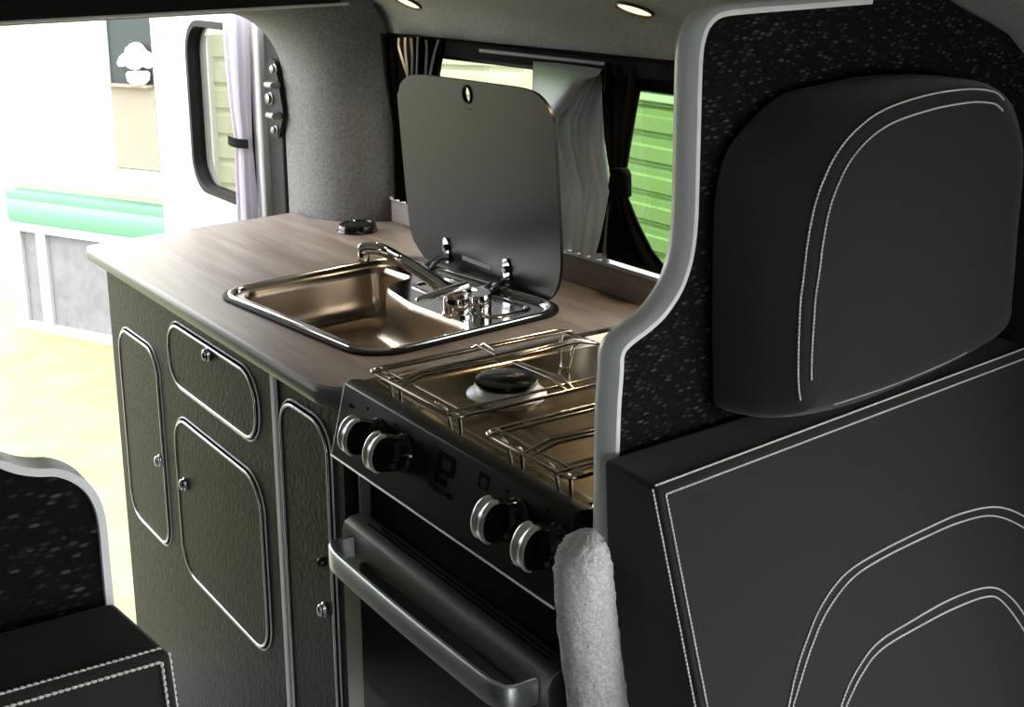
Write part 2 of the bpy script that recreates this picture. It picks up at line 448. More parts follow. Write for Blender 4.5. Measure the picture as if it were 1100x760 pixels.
# gathered curtain with its strap on the rear door
def drape(yl, yr, x, z, folds, amp, n=64, ph=0):
    return [Vector((x + amp*math.sin(2*math.pi*folds*k/n+ph)+amp*.3*math.sin(2*math.pi*folds*2.3*k/n), yl+(yr-yl)*k/n, z)) for k in range(n+1)]
def drape_mesh(levels, folds, amp, thick=.002):
    b = MB(); rings = []
    for (z, yl, yr, x, a) in levels:
        f = drape(yl, yr, x, z, folds, amp*a)
        rings.append(f + [p+Vector((thick, 0, 0)) for p in f[::-1]])
    return b.loft(rings)
cu = thing('door_curtain', (1.02, 2.41, .80), 'pale lilac curtain gathered by a dark strap on the open rear door window', 'curtain')
lv = [(1.215, 2.345, 2.432, 1.018, 1), (1.12, 2.345, 2.424, 1.016, 1), (1.03, 2.348, 2.412, 1.015, .9), (.967, 2.350, 2.404, 1.016, .7), (.90, 2.346, 2.404, 1.015, .9), (.80, 2.343, 2.406, 1.015, 1)]
drape_mesh(lv, 4.5, .010).build('cloth', 'lilac', cu, angle=80)
MB().tube(smooth_path([(1.003, 2.412, .968), (.998, 2.39, .966), (.999, 2.365, .964), (1.012, 2.344, .963)], 4), .002, 6).build('strap_edge', 'black_matt', cu)
sp_ = [(1.004, 2.418), (.9995, 2.39), (1.0, 2.365), (1.012, 2.342)]
MB().loft([[Vector((x, y, .958)), Vector((x-.002, y, .958)), Vector((x-.002, y, .976)), Vector((x, y, .976))] for x, y in sp_]).build('strap', 'black_cloth', cu)

# ================================================================== WORKTOP
ZT = .85
FX = .63
wt = [(1.153, .835), (1.153, 2.034), (1.118, 2.051), (1.091, 2.070), (1.071, 2.093), (1.057, 2.121), (1.045, 2.155), (1.044, 2.213), (FX, 2.176), (FX, 1.268), (1.074, 1.268), (1.074, .835)]
rad = [0, 0, 0, 0, 0, 0, 0, 0, .018, .05, .006, 0]
wout = fillet(wt, rad, 6)
SA = math.radians(5.5); SC = Vector((.872, 1.563))
def S(u, v): return Vector((SC.x + u*math.cos(SA) - v*math.sin(SA), SC.y + u*math.sin(SA) + v*math.cos(SA)))
SU, SV = .165, .203
rim = fillet([(-SU, -SV), (SU, -SV), (SU, SV), (-SU, SV)], .055, 10)
hole = [S(*p) for p in offset2(ccw(rim), .008)]
worktop = thing('worktop', (.9, 1.7, ZT), 'grey oak laminate worktop around the sink and cooker with a low upstand', 'worktop')
MB().holed([(p.x, p.y, ZT) for p in wout], [[(p.x, p.y, ZT) for p in hole]], (0, 0, -.022)).build('top', 'wood', worktop, bevel=.003)
# grey edging band round the visible edges
ed = fillet([(1.044, 2.213), (FX, 2.176), (FX, 1.268), (.70, 1.268)], [0, .018, .05, 0], 8)
pth = []
for i, p in enumerate(ed):
    a = ed[max(i-1, 0)]; c = ed[min(i+1, len(ed)-1)]; t = (c-a).normalized()
    pth.append((Vector((p.x, p.y, ZT)), Vector((t.y, -t.x, 0)), Vector((0, 0, 1))))
MB().sweep(pth, [(-.0005, -.0215), (-.0005, -.001), (-.002, .0001), (.001, .0002), (.0035, -.002), (.0045, -.011), (.0035, -.020), (.001, -.022)][::1]).build('edging', 'wood_edge', worktop, angle=50)
MB().box((1.150, .835, ZT), (1.163, 2.032, .890)).build('upstand', 'wood', worktop, bevel=.002)
MB().box((1.147, .835, .8905), (1.164, 2.032, .897)).build('upstand_cap', 'alu', worktop, bevel=.002)

# ================================================================== CUPBOARD
def rr(y0, y1, z0, z1, r, n=8): return fillet([(y0, z0), (y1, z0), (y1, z1), (y0, z1)], r, n)
CF = .645
def ringxyz(loop, x): return [Vector((x, p.x, p.y)) for p in loop]
def edge_ring(loop, x, r, name, m, parent, squash=1.):
    lp = ccw(loop); pa = []
    for i, p in enumerate(lp):
        t = (lp[(i+1) % len(lp)]-lp[i-1]).normalized()
        pa.append((Vector((x, p.x, p.y)), Vector((0, -t.y, t.x)), Vector((-1, 0, 0))))
    pf = [(r*math.cos(2*math.pi*k/10), r*squash*math.sin(2*math.pi*k/10)) for k in range(10)]
    return MB().sweep(pa, pf, closed=True).build(name, m, parent, angle=70)
def push_knob(parent, y, z, x=CF-.004, r=.0082, drop=1.25):
    """oval pull knob: base collar and a domed button"""
    b = MB()
    b.lathe([(r*1.0, 0), (r*1.0, .002), (r*.85, .0035), (r*.80, .005), (r*.85, .0065), (r*.72, .0085), (r*.4, .0098), (.0005, .0102)], (0, 0, 0), (-1, 0, 0), 20)
    b.v = [(vx+x, vy*.8+y, vz*drop+z) for vx, vy, vz in b.v]
    return b.build('knob', 'silver_bright', parent)
def leaf(parent, name, y0, y1, z0, z1, r, knob, sub=True):
    lp = rr(y0, y1, z0, z1, r)
    d = MB().prism(ringxyz(offset2(ccw(lp), .003), CF-.003), (.016, 0, 0)).build(name, 'board', parent, bevel=.0015)
    edge_ring(offset2(ccw(lp), .0035), CF-.0035, .0022, 'edge_trim', 'silver_bright', d, .8)
    edge_ring(offset2(ccw(lp), -.0025), CF-.0005, .0016, 'frame_trim', 'silver', d, .9)
    if knob: push_knob(d, *knob)
    return d
cab = thing('kitchen_cupboard', (.9, 1.78, 0), 'charcoal base cupboard with two doors and a drawer below the worktop', 'cupboard')
cut = [ringxyz(rr(1.889, 2.077, .391, .733, .045), CF), ringxyz(rr(1.507, 1.833, .70, .802, .045), CF), ringxyz(rr(1.507, 1.833, .386, .652, .05), CF)]
MB().holed([(CF, 1.463, .0), (CF, 2.122, .0), (CF, 2.122, .827), (CF, 1.463, .827)], cut, (.012, 0, 0)).build('front_frame', 'board', cab, bevel=.001)
MB().box((CF+.012, 2.107, 0), (1.10, 2.121, .827)).build('end_panel', 'board', cab)
MB().box((CF+.013, 1.463, .35), (1.10, 2.106, .362)).build('shelf', 'board', cab)
MB().box((CF+.004, 2.1185, 0), (CF+.012, 2.1245, .826)).build('edge_strip', 'black_matt', cab, bevel=.002)
leaf(cab, 'door', 1.889, 2.077, .391, .733, .045, (1.906, .546))
leaf(cab, 'door', 1.507, 1.833, .386, .652, .05, (1.797, .545))
leaf(cab, 'drawer', 1.507, 1.833, .70, .802, .045, (1.663, .789))
nar = thing('narrow_cupboard', (.9, 1.37, 0), 'narrow charcoal cupboard with silver edge strip between drawer unit and cooker', 'cupboard')
MB().box((CF, 1.441, 0), (CF+.02, 1.462, .826)).build('upright', 'board', nar)
MB().box((CF-.0045, 1.4435, 0), (CF+.001, 1.4575, .826)).build('edge_strip', 'silver', nar, bevel=.002)
MB().holed([(CF, 1.268, 0), (CF, 1.440, 0), (CF, 1.440, .827), (CF, 1.268, .827)], [ringxyz(rr(1.297, 1.437, .18, .797, .042), CF)], (.012, 0, 0)).build('front_frame', 'board', nar, bevel=.001)
leaf(nar, 'door', 1.300, 1.436, .18, .797, .042, (1.327, .548))
MB().box((CF+.013, 1.270, .10), (1.10, 1.440, .115)).build('shelf', 'board', nar)
p = at(350, 603, x=CF)
MB().lathe([(.006, 0), (.006, .008), (.004, .011), (.0005, .011)], (CF, p.y, p.z), (-1, 0, 0), 14).build('catch', 'black_gloss', nar)

# ================================================================== SINK
sink = thing('sink', (SC.x, SC.y, ZT), 'stainless steel sink with raised smoked glass lid, set into the worktop', 'sink')
def lvl(loop, z): return [Vector((*S(*p), z)) for p in loop]
rimc = ccw(rim)
MB().loft([lvl(offset2(rimc, d), z) for d, z in ((-.0065, ZT+.0003), (-.0065, ZT+.003), (-.003, ZT+.0045), (.004, ZT+.0045), (.006, ZT+.0003))], False, False).build('gasket', 'rubber', sink, angle=60)
bowl = ccw(fillet([(-.143, -.178), (.018, -.178), (.022, -.03), (.048, .075), (.112, .085), (.112, .178), (-.143, .178)], [.035, .03, .10, .05, .022, .022, .035], 8))
DZ = ZT+.0005
rings = [(.0, ZT+.003), (.001, ZT+.006), (.004, ZT+.0072), (.008, ZT+.0062), (.011, ZT+.003), (.013, DZ)]
b = MB().loft([lvl(offset2(rimc, d), z) for d, z in rings], False, False)
inner = offset2(rimc, .013)
l1 = [Vector((*S(*p), DZ)) for p in inner]; l2 = [Vector((*S(*p), DZ)) for p in bowl]
flat = l1+l2; tri = tessellate_polygon([l1, l2])
b.add(flat, [tuple(t) for t in tri])
b.build('rim', 'steel_deck', sink, angle=40)
b = MB()
b.loft([lvl(offset2(bowl, d), z) for d, z in ((0, DZ), (.001, DZ-.0015), (.003, DZ-.004), (.004, DZ-.012), (.006, DZ-.044), (.008, DZ-.054), (.0125, DZ-.063), (.018, DZ-.068), (.025, DZ-.070))], False, True)
b.build('bowl', 'steel', sink, angle=45)
for u, v in ((-.145, .183), (-.135, -.184)):
    b = MB(); c = S(u, v); b.lathe([(.0042, 0), (.0042, .001), (.003, .0016), (.0004, .0017)], (c.x, c.y, DZ), (0, 0, 1), 14); b.build('lid_buffer', 'rubber', sink)
c = S(-.06, 0)
MB().lathe([(.021, 0), (.021, .001), (.017, .0015), (.015, .0005), (.0005, .0005)], (c.x, c.y, DZ-.0702), (0, 0, 1), 28).build('drain', 'chrome', sink)
# pressed recess at the back of the deck
b = MB(); rc = ccw(fillet([(.055, -.165), (.135, -.165), (.135, .05), (.075, .05)], .02, 6))
b.loft([lvl(offset2(rc, d), z) for d, z in ((-.002, DZ+.0002), (0, DZ+.0022), (.003, DZ+.0028), (.006, DZ+.0022), (.009, DZ+.0004))], False, False)
b.build('deck_ridge', 'steel_deck', sink, angle=60)
# ---- glass lid
LT = .08  # lean of the lid over the sink
lp0 = Vector((1.052, 1.6, .866)); ln = Vector((-math.cos(LT), 0, -math.sin(LT))).normalized()
lid_px = [(427.3, 110), (427.6, 100), (432, 87), (446, 80.5), (484, 84.5), (526, 90), (562, 95.5), (580, 104.5), (592, 124), (595.5, 150), (599.5, 220), (602, 272), (600.5, 300), (595, 316), (586, 324), (573, 323.5),
          (541, 313), (505, 301), (478, 291.5), (461, 282), (448, 265), (441, 247), (436, 205)]
lidp = smooth_path([on_plane(u, v, lp0, ln) for u, v in lid_px], 4, True)
hc = on_plane(502, 101.5, lp0, ln)
ud = Vector((0, 1, 0)); vd = ln.cross(ud).normalized()
hr = [hc + ud*.0105*math.cos(t*math.pi/10)+vd*.0125*math.sin(t*math.pi/10) for t in range(20)]
lid = MB().holed([p for p in lidp], [hr], -ln*.005).build('glass_lid', 'lid_glass', sink, bevel=.0012)
tag(lid, 'smoked black glass lid standing upright')
MB().tube([p-ln*-.001 for p in hr], .0016, 8, True).build('grommet', 'rubber', lid)
def lid_quad(px, m, name, off=.0006):
    q = [on_plane(u, v, lp0, ln)+ln*off for u, v in px]
    return MB().prism(q, ln*.0003).build(name, m, lid)
lid_quad([(497.2, 274.3), (527.6, 285.6), (527.4, 290.2), (497, 279)], 'plate_print', 'sticker')
# hinges
for (u, v) in ((480.5, 266.5), (545.3, 290)):
    h0 = on_plane(u, v, lp0, ln)
    pp = fillet([(-.0075, -.024), (.0075, -.024), (.0075, .017), (-.0075, .017)], .0072, 6)
    hp_ = MB().prism([h0 + ud*p.x + vd*(p.y if vd.z > 0 else -p.y) + ln*.0005 for p in pp], ln*.0025).build('hinge_plate', 'chrome', lid, bevel=.0006)
    MB().lathe([(.0058, .002), (.0058, .006), (.0045, .0075), (.0004, .0078)], h0+Vector((0, 0, .001)), ln, 18).build('hinge_screw', 'black_gloss', lid)
    for s in (-1, 1):
        y = h0.y+s*.0065
        zz = h0.z-.020
        MB().tube(smooth_path([(h0.x-.001, y, zz+.004), (h0.x-.014, y, zz+.0045), (h0.x-.030, y+s*.002, zz-.001), (h0.x-.041, y+s*.003, zz-.012), (h0.x-.043, y+s*.003, DZ+.004)], 5), .0034, 8).build('hinge_arm', 'silver_bright', sink)
    MB().tube(smooth_path([(h0.x-.006, h0.y, zz), (h0.x-.020, h0.y, zz-.002), (h0.x-.030, h0.y, zz-.011), (h0.x-.031, h0.y, DZ+.004)], 5), .0022, 8).build('hinge_arm', 'silver_bright', sink)
    MB().box((h0.x-.052, h0.y-.017, DZ), (h0.x-.022, h0.y+.017, DZ+.007)).build('hinge_bracket', 'chrome', sink, bevel=.002)
    MB().lathe([(.003, 0), (.003, .002), (.0004, .0028)], (h0.x-.044, h0.y-.022, DZ), (0, 0, 1), 12).build('rivet', 'steel_deck', sink)
# faint brand line under the hole
def text_obj(body, name, m, parent, o, ex, ey, size):
    cu_ = bpy.data.curves.new(name, 'FONT'); cu_.body = body; cu_.size = size; cu_.align_x = 'CENTER'; cu_.align_y = 'CENTER'; cu_.extrude = .0001
    t = bpy.data.objects.new(name+'_tmp', cu_); COL.objects.link(t)
    dg = bpy.context.evaluated_depsgraph_get(); me = bpy.data.meshes.new_from_object(t.evaluated_get(dg))
    bpy.data.objects.remove(t)
    ex = Vector(ex).normalized(); ey = Vector(ey); ey = (ey-ex*ey.dot(ex)).normalized(); ez = ex.cross(ey)
    mt = Matrix((ex, ey, ez)).transposed().to_4x4(); mt.translation = Vector(o)
    me.transform(mt); me.materials.clear(); me.materials.append(M[m]); me.name = name
    ob = bpy.data.objects.new(name, me); COL.objects.link(ob); ob.parent = parent
    ob.matrix_parent_inverse = Matrix.Translation(parent.location).inverted(); return ob
upv = vd if vd.z > 0 else -vd
text_obj('DOMETIC', 'brand_print', 'plate_faint', lid, on_plane(502, 117.5, lp0, ln)+ln*.0008, (0, -1, 0), upv, .0055)

# ================================================================== TAP
tap = thing('mixer_tap', (.918, 1.452, DZ), 'chrome tap with bent spout and single lever on the sink deck', 'tap')
tb = Vector((.921, 1.452, DZ))
MB().lathe([(.0215, 0), (.0215, .003), (.0195, .005), (.0195, .022), (.0185, .025), (.0185, .0265), (.0195, .028), (.0195, .034), (.017, .037), (.0005, .038)], tb, (0, 0, 1), 36).build('body', 'chrome', tap)
tip = at(393, 267, z=.938); mid = at(430, 279, z=.919); root = Vector((tb.x+.004, tb.y+.012, .872))
k1 = at(410, 268.5, z=.936)
spt = smooth_path([root, root.lerp(mid, .45)+Vector((0, 0, .002)), mid, k1, tip, tip+(tip-k1).normalized()*.006+Vector((0, 0, -.004))], 6)
MB().tube(spt, [.0100]*6+[.0092]*6+[.0085]*(len(spt)-12), 16).build('spout', 'chrome', tap, angle=70)
tp = spt[-1]-(tip-k1).normalized()*.003
MB().lathe([(.0078, 0), (.0082, -.004), (.0082, -.013), (.0068, -.015), (.0005, -.015)], tp, (0, 0, 1), 20).build('aerator', 'chrome', tap)
la = Vector((tb.x+.006, tb.y-.012, .893)); lb = at(447, 323, z=.884)
d = (lb-la).normalized(); sd = d.cross(Vector((0, 0, 1))).normalized()
b = MB(); rg = []
for t, w, hgt in ((-.004, .004, .002), (0, .0085, .0045), (.3, .010, .0055), (.7, .0085, .0045), (.95, .006, .003), (1, .003, .0015)):
    c_ = la+(lb-la)*t
    rg.append([c_ + sd*w*math.cos(2*math.pi*k/14)+Vector((0, 0, 1))*hgt*math.sin(2*math.pi*k/14) for k in range(14)])
b.loft(rg).build('lever', 'chrome', tap, angle=70)
# second short post behind the tap
MB().lathe([(.017, 0), (.018, .004), (.018, .020), (.016, .024), (.0005, .0245)], Vector((.955, 1.452, DZ)), (0, 0, 1), 30).build('valve_cap', 'chrome', tap)

# ================================================================== COOKER
ck = thing('cooker', (.86, 1.05, 0), 'compact stainless steel gas cooker with two burners, wire pan supports and four knobs', 'cooker')
CY0, CY1 = .838, 1.262
MB().box((.668, CY0, .03), (1.066, CY1, .838)).build('body', 'near_black', ck)
MB().box((.655, CY1-.014, .03), (.668, CY1-.010, .775)).build('side_edge', 'alu', ck)
MB().box((.655, CY1-.010, .03), (.668, CY1, .775)).build('side_filler', 'black_matt', ck)
# hob tray
HZ = .858
ho = fillet([(.664, CY0), (1.070, CY0), (1.070, CY1), (.664, CY1)], .008, 4)
ho = ccw(ho)
hl = lambda dd, z: [Vector((p.x, p.y, z)) for p in offset2(ho, dd)]
MB().loft([hl(0, .838), hl(0, HZ), hl(.002, HZ+.003), hl(.012, HZ+.004), hl(.018, HZ+.003), hl(.022, HZ-.004), hl(.03, HZ-.007)], True, True).build('hob', 'hob', ck, angle=45)
# vent grid along the back of the hob
for k in range(9):
    y = 1.24-.03*k*.9
    MB().box((1.052, y-.009, HZ+.0035), (1.058, y+.009, HZ+.0047)).build('vent_slot', 'print', ck)
# sloped control panel
pt, pb = Vector((.6475, 0, .860)), Vector((.627, 0, .778))
pa = [(pt.x, pt.z), (pb.x, pb.z), (.645, .776), (.668, .776), (.668, .862), (.655, .8635)]
MB().prism([Vector((x, CY0, z)) for x, z in pa], (0, CY1-CY0, 0)).build('control_panel', 'panel_steel', ck, bevel=.002)
MB().tube([(pb.x-.0006, CY0, pb.z), (pb.x-.0006, CY1, pb.z)], .0012, 6).build('panel_lip', 'alu', ck)
MB().prism([Vector((x, CY1, z)) for x, z in pa], (0, .0012, 0)).build('panel_end', 'alu', ck)
pdir = (pt-pb).normalized(); pn = Vector((-pdir.z, 0, pdir.x))
for i, (u, v) in enumerate(((368, 468), (395, 486), (513, 559), (556, 588))):
    fc = at(u, v, x=.596); base = fc - pn*((fc-pb).dot(pn)) ; L = (fc-base).length
    kb = MB().lathe([(.0200, 0), (.0205, .003), (.0188, .006), (.0180, .009), (.0180, .017), (.0150, .021), (.0005, .022)], base, pn, 32).build('knob', 'black_gloss', ck)
    # arched grip across the knob with a chrome edge
    arc = [(.019*math.cos(t), L-.013+.013*math.sin(t)) for t in [math.pi*k/20 for k in range(21)]]
    gp = [base + pdir*a_ + pn*c_ + Vector((0, -.0085, 0)) for a_, c_ in arc] + [base + pdir*-.017 + pn*.008 + Vector((0, -.0085, 0)), base + pdir*.017 + pn*.008 + Vector((0, -.0085, 0))]
    MB().prism(gp, (0, .017, 0)).build('grip', 'black_gloss', kb, bevel=.0015)
    pth = []
    for k, (a_, c_) in enumerate(arc):
        t_ = math.pi*k/20; o_ = pdir*math.cos(t_)+pn*math.sin(t_)
        pth.append((base + pdir*a_ + pn*c_, o_, Vector((0, 1, 0))))
    pf = [(-.0008, -.0090), (.0006, -.0092), (.0019, -.0075), (.0021, -.0050), (.0012, -.0030), (.0008, -.0018), (.0008, .0018), (.0012, .0030), (.0021, .0050), (.0019, .0075), (.0006, .0092), (-.0008, .0090)]
    MB().sweep(pth, pf).build('bezel', 'knob_silver', kb, angle=60)
# prints on the panel
def on_panel(u, v): return on_plane(u, v, pb, pn)
def panel_bar(y0, y1, s0, s1, name='print_mark'):
    q = [pb + pdir*s + Vector((0, y, 0)) + pn*.0004 for y, s in ((y0, s0), (y1, s0), (y1, s1), (y0, s1))]
    return q
e0 = on_panel(480, 506); ey_, es = e0.y, (e0-pb).dot(pdir)
b = MB()
for (a0, a1, c0, c1) in ((.012, .019, -.013, .016), (-.012, .012, .010, .016), (-.013, -.006, -.004, .010), (-.006, .012, -.006, .000), (-.004, .019, -.016, -.0095)):
    b.prism(panel_bar(ey_+a0, ey_+a1, es+c0, es+c1), pn*.0003)
b.build('logo_mark', 'print', ck)
t0 = on_panel(473, 528)
text_obj('TRIPLEX-450', 'panel_print', 'print', ck, t0+pn*.0005, (0, -1, 0), pdir, .0085)
i0 = on_panel(520, 517); iy, iz = i0.y, (i0-pb).dot(pdir)
b = MB()
for (a0, a1, c0, c1) in ((-.008, .008, .003, .007), (-.008, -.006, -.007, .003), (.006, .008, -.007, .003), (-.008, .008, -.008, -.0065)):
    b.prism(panel_bar(iy+a0, iy+a1, iz+c0, iz+c1), pn*.0003)
b.build('symbol_mark', 'print', ck)
for (u, v, w) in ((378, 436.5, .005), (395.5, 439, .0018), (425, 457, .0016), (545, 528, .0016), (588, 549, .0016)):
    q0 = on_panel(u, v); s_ = (q0-pb).dot(pdir)
    MB().prism(panel_bar(q0.y-w, q0.y+w, s_-.0018, s_+.0018), pn*.0003).build('symbol_mark', 'print', ck)
# grill compartment: inner frame strip and the door ajar
MB().box((.690, .86, .55), (.694, 1.236, .712)).build('inner_shield', 'door_steel', ck, bevel=.001)
DTY0, DTY1 = .85, 1.247
dr_ = [(.641, .705), (.632, .700), (.6285, .691), (.6285, .452), (.660, .452), (.660, .705)]
gd = MB().prism([Vector((x, DTY0, z)) for x, z in dr_], (0, DTY1-DTY0, 0)).build('grill_door', 'door_steel', ck, bevel=.001)
for k in range(2):
    MB().box((.645+.006*k, .87, .7047), (.6475+.006*k, 1.215-.02*k, .7056)).build('vent_slit', 'print', gd)
gl = rr(.87, 1.203, .475, .672, .012)
MB().prism(ringxyz(ccw(gl), .6284), (-.0022, 0, 0)).build('glass_border', 'frit', gd, bevel=.0006)
gi = rr(.895, 1.200, .518, .628, .006)
MB().prism(ringxyz(ccw(gi), .6261), (-.0006, 0, 0)).build('window', 'oven_glass', gd)
hpath = smooth_path([(.628, 1.218, .682), (.612, 1.2205, .682), (.600, 1.216, .682), (.594, 1.203, .682), (.591, 1.17, .682), (.589, 1.04, .682), (.591, .91, .682), (.594, .88, .682), (.602, .868, .682), (.628, .866, .682)], 6)
hh = .0125
rg = []
for i, p in enumerate(hpath):
    a_ = hpath[max(i-1, 0)]; c_ = hpath[min(i+1, len(hpath)-1)]; t = (c_-a_).normalized(); n_ = Vector((t.y, -t.x, 0))
    rg.append([p+n_*.003+Vector((0, 0, -hh)), p+n_*.003+Vector((0, 0, hh-.002)), p+n_*.001+Vector((0, 0, hh)), p-n_*.003+Vector((0, 0, hh-.001)), p-n_*.003+Vector((0, 0, -hh))])
MB().loft(rg).build('handle', 'alu', gd, angle=50)
MB().box((.640, DTY0, .06), (.667, DTY1, .446)).build('oven_door', 'door_steel', ck, bevel=.002)
# burners
def burner(x, y, r):
    z = HZ-.007
    bu = MB().lathe([(r*1.25, 0), (r*1.25, .002), (r*1.05, .006), (r*1.0, .012), (r*.9, .013), (.001, .013)], (x, y, z), (0, 0, 1), 40).build('burner', 'alu', ck)
    MB().lathe([(r*.95, .0125), (r*.98, .015), (r*.96, .019), (r*.7, .021), (.001, .021)], (x, y, z), (0, 0, 1), 40).build('burner_cap', 'black_gloss', bu)
bc = at(544, 408, z=.868)
burner(bc.x, bc.y, .036)
burner(.92, .915, .03)
# wire pan supports
RZ = .889
def wire(parent, pts, r=.0019, name='wire', closed=False):
    return MB().tube(pts, r, 8, closed).build(name, 'wire', parent, angle=70)
def support(y0, y1, x0, x1, cx, cy):
    """bent wire frame: two long rails each side, feet and four fingers round the burner"""
    f = MB().tube([Vector((p.x, p.y, RZ)) for p in ccw(fillet([(x0, y0), (x1, y0), (x1, y1), (x0, y1)], .010, 4))], .0021, 8, True).build('pan_support', 'wire', ck, angle=70)
    for y, dy in ((y0, .014), (y1, -.014)):
        wire(f, [(x0-.004, y+dy, RZ+.001), (x0+.002, y+dy, RZ+.002), (x1-.002, y+dy, RZ+.002), (x1+.004, y+dy, RZ+.001)], .0017)
    for x in (x0+.014,):
        wire(f, [(x, y0, RZ+.001), (x, y1, RZ+.001)], .0017)
    # feet
    for (x, y, sx) in ((x0+.004, y1-.03, 1), (x0+.004, y0+.03, 1), (x1-.004, y1-.03, -1), (x1-.004, y0+.03, -1)):
        wire(f, smooth_path([(x, y-.02, RZ), (x+sx*.010, y-.012, RZ-.008), (x+sx*.014, y-.008, HZ-.003), (x+sx*.016, y, HZ-.004), (x+sx*.014, y+.008, HZ-.002), (x+sx*.010, y+.012, RZ-.008), (x, y+.02, RZ)], 4), .0017)
    # fingers rise above the rails towards the burner
    for (sx, sy) in ((-1, 0), (1, 0), (0, 1), (0, -1)):
        ex = (x0 if sx < 0 else x1) if sx else cx; ey = (y0 if sy < 0 else y1) if sy else cy
        a_ = Vector((ex, ey, RZ)); c_ = Vector((cx+sx*.016, cy+sy*.016, RZ+.004))
        o_ = Vector((-sy, sx, 0))*.005
        up = Vector((0, 0, .006))
        wire(f, [a_+o_, a_.lerp(c_, .25)+o_+up, c_+o_*.6, c_-o_*.6, a_.lerp(c_, .25)-o_+up, a_-o_], .0018)
    return f
support(1.032, 1.212, .652, .915, bc.x, bc.y)
support(.850, .985, .652, .93, .92-.13, .915)

# ================================================================== SMALL THINGS ON THE WORKTOP
pc = Vector((1.062, 1.998, ZT))
pk = thing('pop_up_socket', pc, 'round gloss black pop-up socket cap on the worktop by the pillar', 'socket')
MB().lathe([(.036, 0), (.0365, .002), (.0345, .004), (.034, .009), (.0325, .0125), (.028, .014), (.0265, .0125), (.0005, .0125)], pc, (0, 0, 1), 44).build('cap', 'black_gloss', pk)

# ================================================================== TALL PANEL BEHIND THE NEAR SEAT
PYF = .795
tr_in = [(664.7, 402), (666, 381), (674, 369), (697, 351), (714.7, 333), (733, 301), (743.7, 252), (747, 160), (749.5, 70), (753.5, 40), (761, 24), (774, 14.5), (800, 11), (850, 7), (935, 0.5)]
edge = [at(660.5, 487, y=PYF), at(662, 440, y=PYF)] + [at(u, v, y=PYF) for u, v in tr_in]
edge = smooth_path(edge, 4)
lowx = edge[0].x
edge = [Vector((lowx, PYF, .0)), Vector((lowx, PYF, .5))] + edge
e_end = edge[-1]
def ceil_z(x):
    for a_, c_ in zip(ps, ps[1:]):
        if min(a_.x, c_.x) <= x <= max(a_.x, c_.x) and abs(a_.x-c_.x) > 1e-9:
            return a_.z+(c_.z-a_.z)*(x-a_.x)/(c_.x-a_.x)
    return 1.185
poly = edge + [Vector((x, PYF, ceil_z(x)-.002)) for x in (1.03, 1.06, 1.09, 1.12, 1.15, 1.163)] + [Vector((1.163, PYF, 0))]
tp_ = thing('seat_panel', (.9, PYF, 0), 'tall black flecked panel with silver edge behind the seat with headrest', 'panel')
MB().prism(poly, (0, .02, 0)).build('board', 'fleck', tp_)
def edge_strip(edge, y, name, parent, thick=.024, bulge=.006, lip=.0025, m='silver'):
    pth = []
    for i, p in enumerate(edge):
        a_ = edge[max(i-1, 0)]; c_ = edge[min(i+1, len(edge)-1)]; t = (c_-a_).normalized()
        pth.append((Vector((p.x, y, p.z)), Vector((-t.z, 0, t.x)), Vector((0, 1, 0))))
    pf = [(-.003, -.0005), (-.003, -lip), (.0015, -lip-.0005), (bulge*.75, .002), (bulge, .008), (bulge, thick-.008), (bulge*.75, thick-.002), (.0015, thick), (-.003, thick)]
    return MB().sweep(pth, pf).build(name, m, parent, angle=60)
edge_strip(edge, PYF, 'edge_trim', tp_)

# ================================================================== NEAR SEAT
FL = Vector((.6375, .722, .9305)); FR = Vector((1.10, .745, .947)); BL = Vector((.6375, .676, .764))
E_ = (FR-FL).normalized(); Dn = (BL-FL).normalized(); N_ = E_.cross(Dn).normalized()
if N_.y > 0: N_ = -N_
Dn = (Dn - E_*Dn.dot(E_)).normalized()
FL2 = FL
seat = thing('bench_seat', (.88, .7, 0), 'charcoal fabric seat with large headrest and white double stitching, at right', 'seat')
Ls = .497; Hs = .52
def seatpt(e, h, t): return FL2 + E_*e + Dn*h + Vector((0, 1, -.02))*t
back_y = PYF-.004
q = []
for h in (Hs, 0):
    for (e, yb) in ((0, 0), (Ls, 0), (Ls, 1), (0, 1)):
        p = FL2 + E_*e + Dn*h
        if yb: p = Vector((p.x, back_y-.004, p.z + (.002 if h == 0 else 0)))
        q.append(p)
MB().hexa(q).build('backrest', 'fabric', seat, bevel=.004, seg=3)
ss = None; STITCH_PARENT[0] = seat
OFF = .0005
topn = (E_.cross(Vector((0, 1, 0)))).normalized(); topn = topn if topn.z > 0 else -topn
ef = .0035
# front-top seam: one row on the top face, one on the front face
stitches(ss, [FL2+E_*(.002)+Vector((0, ef, 0))+topn*OFF, FL2+E_*(Ls-.002)+Vector((0, ef, 0))+topn*OFF], topn)
stitches(ss, [FL2+E_*(.0075)+Dn*.0065+N_*OFF, FL2+E_*(Ls-.002)+Dn*.0065+N_*OFF], N_)
